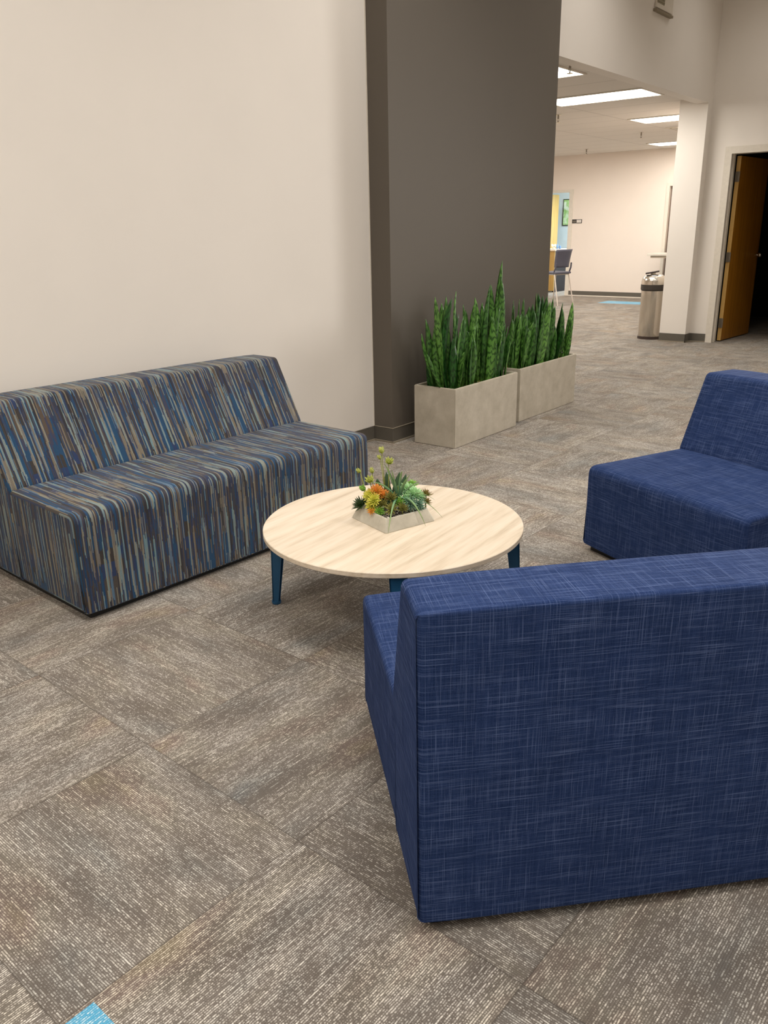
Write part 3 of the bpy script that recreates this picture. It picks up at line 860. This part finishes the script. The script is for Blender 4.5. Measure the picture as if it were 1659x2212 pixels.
for k in range(260):
    x, y = rng.uniform(-.085, .085), rng.uniform(-.085, .085)
    bmesh.ops.create_icosphere(bm, subdivisions=1, radius=rng.uniform(.003, .006), matrix=Matrix.Translation((x, y, H - .011 + rng.uniform(0, .004))))
def gravmat():
    q = NT('mixed_gravel'); n = q.noise(q.obj(), 160, 0)
    return q.fin(q.ramp(n, [(.35, sr(40, 34, 30)), (.5, sr(120, 104, 88)), (.6, sr(226, 220, 206))], 'CONSTANT'), .6)
g = obj('gravel', bm, gravmat(), t); g['kind'] = 'stuff'

def leafcol(name, base, tip, rough=.4):
    q = NT(name)
    v = q.sep(q.uv())[1]
    n = q.noise(q.obj(), 60, 1)
    c = q.mix(q.mr(v, .25, .95), base, tip)
    c = q.mix(q.math('MULTIPLY', n, .3), c, tuple(x * .6 for x in base))
    q.put(q.b.inputs['Subsurface Weight'], 0.0)
    return q.fin(c, rough, 0, .4)
K = dict(
    lime=leafcol('lime_succulent', sr(160, 172, 70), sr(200, 204, 110)), olive=leafcol('olive_succulent', sr(140, 142, 66), sr(124, 116, 62)),
    orange=leafcol('orange_sedum', sr(226, 196, 70), sr(244, 138, 70)), yellow=leafcol('yellow_sedum', sr(160, 196, 60), sr(244, 226, 100)),
    dark=leafcol('dark_agave', sr(60, 84, 40), sr(46, 66, 34)), frost=leafcol('frosty_green', sr(110, 176, 104), sr(190, 230, 170)),
    grey=leafcol('blue_green_sprig', sr(90, 130, 110), sr(150, 186, 160)), green=leafcol('fresh_green', sr(96, 150, 50), sr(150, 196, 84)),
    grass=leafcol('grass_blade', sr(104, 150, 112), sr(164, 190, 112)), slate=leafcol('slate_leaf', sr(72, 100, 70), sr(84, 110, 74)), rust=leafcol('rust_olive', sr(124, 132, 56), sr(134, 100, 54)),
)
def petal(bm, c, d, up, L, wd, th, uvl, pointed=.5, cup=.25):
    """fleshy pointed leaf from c along d"""
    d = d.normalized(); s = d.cross(up)
    if s.length < .05: s = d.cross(Vector((1, 0, 0)))
    s.normalize(); nrm = s.cross(d).normalized()
    N = 5; rows = []
    for i in range(N + 1):
        u = i / N
        w = wd * (math.sin(PI * (u ** .8) * .92 + .18) if u < 1 else 0) * (1 - pointed * u * .4)
        w = max(w, wd * .04)
        p = c + d * L * u + nrm * cup * L * (u * u)
        rows.append([bm.verts.new(p - s * w / 2), bm.verts.new(p - nrm * th * (1 - u * .8)), bm.verts.new(p + s * w / 2), bm.verts.new(p + nrm * th * .4 * (1 - u))])
    for i in range(N):
        for k in range(4):
            f = bm.faces.new((rows[i][k], rows[i][(k + 1) % 4], rows[i + 1][(k + 1) % 4], rows[i + 1][k])); f.smooth = True
            for lp, b in zip(f.loops, (i, i, i + 1, i + 1)): lp[uvl].uv = (.5, b / N)
    bm.faces.new(rows[-1])
def rosette(name, label, cat, pos, r, mat, axis=(0, 0, 1), rings=4, n0=5, wd=.45, th=.12, openness=1.0, stem=None, group=None, pointed=.5, cup=.25, seed=0, base_z=None):
    """a succulent: rosette of fleshy leaves, with a stem down into the gravel"""
    rng = random.Random(seed + int(pos[0] * 9999))
    r *= 1.22 if wd < .5 else 1.12
    if wd == .22: wd = .34; rings += 1
    if wd == .2: wd = .30; rings += 1
    gz = TZ + H - .012
    root = thing(name, label, cat, (pos[0], pos[1], gz), 0, group)
    ctr = Vector((0, 0, pos[2] - gz))
    ax = Vector(axis).normalized()
    q = Vector((0, 0, 1)).rotation_difference(ax)
    bm = bmesh.new(); uvl = bm.loops.layers.uv.new('UVMap')
    ga = 0
    for k in range(rings):
        f = k / max(1, rings - 1)
        elev = rad(80 - 72 * f * openness)
        n = n0 + k
        for j in range(n):
            ga += 2.39996
            a = ga + rng.uniform(-.1, .1)
            d = Vector((math.cos(a) * math.cos(elev), math.sin(a) * math.cos(elev), math.sin(elev)))
            L = r * (.5 + .5 * f) * rng.uniform(.9, 1.08)
            petal(bm, ctr + q @ Vector((0, 0, -.15 * r * f)), q @ d, q @ Vector((0, 0, 1)), L, r * wd * (.7 + .3 * f), r * th, uvl, pointed, cup)
    obj('rosette', bm, mat, root, smooth=True)
    bm = bmesh.new()
    sb = Vector(stem) - Vector((pos[0], pos[1], gz)) if stem else Vector((0, 0, 0))
    top = ctr - ax * r * .1
    if (top - sb).length > .004:
        mid = (sb + top) / 2 + Vector((rng.uniform(-.004, .004), rng.uniform(-.004, .004), 0))
        tube(bm, [sb, mid, top], [.002, .0019, .0017], 6)
        obj('stem', bm, K['olive'], root, smooth=True)
    else: bm.free()
    return root
GS = 'succulents in the concrete tray'
VT = Vector((-.72, -.57, .4))   # roughly towards the open side of the arrangement
gz = TZ + H - .01
def R_(name, label, pos, r, mat, ax=(0, 0, 1), **k): return rosette(name, label, 'succulent', pos, r, mat, axis=ax, group=GS, **k)
st1 = (2.222, 1.775, gz)
R_('echeveria', 'topmost lime green rosette on the tall stem', (2.224, 1.791, .600), .020, K['lime'], (-.2, 0, 1), openness=.55, wd=.75, cup=.55, stem=st1)
R_('echeveria', 'small lime rosette tucked just below the topmost one', (2.212, 1.789, .580), .014, K['lime'], (-.5, .3, .9), openness=.55, wd=.75, cup=.55, stem=st1)
R_('echeveria', 'bright lime rosette right of the tall stem', (2.222, 1.757, .567), .021, K['lime'], (-.4, -.5, .8), openness=.75, wd=.6, cup=.4, stem=st1)
R_('echeveria', 'closed lime bud nearest the striped sofa, far left', (2.181, 1.861, .525), .016, K['lime'], (-.6, .3, .7), openness=.5, wd=.85, cup=.6, stem=(2.19, 1.82, gz))
R_('echeveria', 'closed lime bud right of the far left one', (2.201, 1.819, .526), .017, K['lime'], (-.3, 0, 1), openness=.5, wd=.8, cup=.6, stem=(2.2, 1.81, gz))
R_('echeveria', 'open olive green rosette below the two closed buds', (2.180, 1.813, .499), .022, K['lime'], (-.5, -.2, .8), openness=.8, wd=.6, cup=.35, stem=(2.19, 1.81, gz))
R_('echeveria', 'bright lime cupped rosette above the dark agave', (2.166, 1.832, .466), .020, K['green'], (-.5, .2, .8), openness=.6, wd=.8, cup=.5, stem=(2.175, 1.82, gz))
R_('sedum', 'larger orange tipped spiky rosette, upper left of the grass', (2.183, 1.788, .464), .027, K['orange'], (-.5, -.2, .8), rings=6, n0=7, wd=.22, cup=.15, openness=.9, stem=(2.185, 1.785, gz))
R_('sedum', 'orange tipped spiky rosette beside the grass', (2.196, 1.768, .450), .025, K['orange'], (-.3, -.5, .8), rings=6, n0=7, wd=.22, cup=.15, openness=.9, stem=(2.195, 1.77, gz))
R_('sedum', 'upper yellow green spiky rosette left of the orange ones', (2.163, 1.803, .450), .026, K['yellow'], (-.8, .1, .6), rings=6, n0=7, wd=.22, cup=.15, openness=.9, stem=(2.17, 1.80, gz))
R_('sedum', 'yellow spiky rosette in the middle of the left cluster', (2.157, 1.778, .440), .025, K['yellow'], (-.7, -.5, .6), rings=6, n0=7, wd=.22, cup=.15, openness=.9, stem=(2.165, 1.78, gz))
R_('sedum', 'lower yellow green spiky rosette above the tray rim', (2.152, 1.786, .418), .024, K['yellow'], (-.8, -.2, .4), rings=6, n0=7, wd=.2, cup=.15, openness=1, stem=(2.165, 1.785, gz))
R_('sedum', 'small orange rosette hanging over the tray rim', (2.136, 1.772, .404), .016, K['orange'], (-.9, -.3, .2), rings=5, n0=6, wd=.24, cup=.2, openness=.8, stem=(2.16, 1.77, gz))
R_('sedum', 'small green spiky rosette on the front left rim', (2.156, 1.752, .402), .019, K['green'], (-.7, -.6, .4), rings=5, n0=7, wd=.2, cup=.1, stem=(2.17, 1.755, gz))
R_('agave', 'dark green spiky agave at the left corner of the tray', (2.160, 1.843, .410), .036, K['dark'], (-.5, .3, .7), rings=5, n0=6, wd=.26, cup=.1, openness=.95)
R_('echeveria', 'olive rosette right of the orange sedum, against the grass', (2.203, 1.737, .444), .025, K['olive'], (-.5, -.4, .8), rings=5, n0=6, wd=.32, cup=.3, openness=.85)
R_('echeveria', 'olive rosette below the orange sedum', (2.175, 1.756, .424), .025, K['olive'], (-.6, -.3, .7), rings=5, n0=6, wd=.32, cup=.3, openness=.85)
R_('echeveria', 'star shaped olive rosette at the front corner of the gravel', (2.174, 1.713, .413), .026, K['olive'], (-.6, -.5, .75), rings=4, n0=7, wd=.3, cup=.12, openness=.95)
R_('echeveria', 'half hidden olive rosette under the drooping grass blades', (2.212, 1.690, .410), .023, K['olive'], (-.4, -.7, .7), rings=5, n0=6, wd=.3, cup=.25, openness=.85)
R_('sedum', 'pale frosty green tuft behind the grass', (2.285, 1.722, .455), .034, K['frost'], (-.1, -.2, 1), rings=6, n0=7, wd=.2, cup=.1, openness=.9)
R_('sedum', 'frosty green tuft right of the grass', (2.276, 1.688, .446), .034, K['frost'], (-.2, -.5, .9), rings=6, n0=7, wd=.2, cup=.1, openness=.9)
R_('sedum', 'bright frosty tuft beside the rust tipped rosette', (2.294, 1.672, .434), .026, K['frost'], (0, -.7, .8), rings=5, n0=7, wd=.26, cup=.15, openness=.9)
R_('sedum', 'blue green feathery sprig at the front of the frosty tufts', (2.244, 1.674, .422), .032, K['grey'], (-.5, -.8, .5), rings=6, n0=8, wd=.11, cup=.05)
R_('sedum', 'blue green feathery sprig over the right rim', (2.268, 1.656, .416), .028, K['grey'], (-.2, -.9, .4), rings=6, n0=8, wd=.11, cup=.05)
R_('echeveria', 'rust tipped rosette sticking up at the right end of the tray', (2.320, 1.664, .440), .024, K['rust'], (.3, -.3, 1), rings=5, n0=6, wd=.26, cup=.2, openness=.85, stem=(2.31, 1.66, gz))
R_('echeveria', 'rust tipped rosette low at the right end of the tray', (2.308, 1.655, .416), .022, K['rust'], (.2, -.6, .8), rings=5, n0=6, wd=.26, cup=.2, openness=.9)
R_('echeveria', 'fresh green leafy tuft at the back right', (2.318, 1.728, .466), .028, K['green'], (.2, 0, 1), rings=4, n0=5, wd=.5, cup=.2, stem=(2.31, 1.72, gz))
R_('echeveria', 'small bright green rosette squeezed beside the grass base', (2.222, 1.712, .424), .022, K['green'], (-.5, -.5, .8), rings=5, n0=6, wd=.36, cup=.25, openness=.85)
R_('sedum', 'pale frosty tuft low in the middle of the tray', (2.252, 1.700, .432), .030, K['frost'], (-.4, -.6, .8), rings=6, n0=7, wd=.2, cup=.1, openness=.9)
# slate green broad leaves at the back
t = thing('broad_leaf_succulent', 'slate green upright broad leaves at the back of the tray', 'succulent', (2.248, 1.776, TZ + H - .012), 0, GS)
rng = random.Random(8)
for k, (dx, dy, h, w) in enumerate([(-.030, .035, .115, .030), (-.015, -.005, .10, .028), (.035, -.02, .135, .026), (.055, -.035, .125, .024), (.01, .02, .135, .026), (.05, .0, .115, .026), (-.045, .01, .075, .028)]):
    bm = bmesh.new(); uvl = bm.loops.layers.uv.new('UVMap')
    blade(bm, (dx * .3, dy * .3, 0), (dx, dy, h), w, rng.uniform(-.3, .3), rng, bend=.1, uvl=uvl, fold=.4, yaw=-.9)
    obj('leaf', bm, K['slate'], t, smooth=True)
# arching grass
t = thing('grass_plant', 'arching blue green grass blades spilling from the middle of the tray', 'plant', (2.236, 1.728, TZ + H - .012), 0)
G0 = Vector((0, 0, .045))
def gblade(tip, lift, w=.0085):
    tipv = Vector(tip) - Vector((2.236, 1.728, TZ + H - .012))
    bm = bmesh.new(); uvl = bm.loops.layers.uv.new('UVMap')
    n = 12; mid = (G0 + tipv) / 2 + Vector((0, 0, lift)); rows = []
    for i in range(n + 1):
        u = i / n
        p = G0 * (1 - u) ** 2 + mid * 2 * u * (1 - u) + tipv * u * u
        d = (2 * (1 - u) * (mid - G0) + 2 * u * (tipv - mid)).normalized()
        s = d.cross(Vector((-.72, -.57, .35))).normalized(); nn = s.cross(d).normalized()
        ww = w * (.35 + .65 * min(1, u / .4)) * (1 - max(0, (u - .35) / .65) ** 1.3) + .0006
        rows.append([bm.verts.new(p - s * ww / 2 + nn * .0008), bm.verts.new(p + nn * -.0005), bm.verts.new(p + s * ww / 2 + nn * .0008), bm.verts.new(p - nn * .0012)])
    for i in range(n):
        for k in range(4):
            f = bm.faces.new((rows[i][k], rows[i][(k + 1) % 4], rows[i + 1][(k + 1) % 4], rows[i + 1][k])); f.smooth = True
            for lp, b in zip(f.loops, (i, i, i + 1, i + 1)): lp[uvl].uv = (.5, b / n)
    bm.faces.new(rows[-1])
    obj('blade', bm, K['grass'], t, smooth=True)
for tip, lift, w in (((2.161, 1.79, .502), .035, .010), ((2.19, 1.754, .573), .03, .011), ((2.205, 1.734, .549), .02, .009), ((2.231, 1.702, .540), .06, .012),
                     ((2.25, 1.683, .530), .02, .010), ((2.268, 1.656, .503), .02, .007), ((2.37, 1.66, .405), .05, .004), ((2.335, 1.60, .356), .07, .004),
                     ((2.226, 1.598, .357), .085, .010), ((2.088, 1.660, .357), .078, .010), ((2.238, 1.693, .513), .02, .007), ((2.30, 1.63, .44), .04, .007), ((2.20, 1.70, .50), .02, .008)):
    gblade(tip, lift, w * .85)
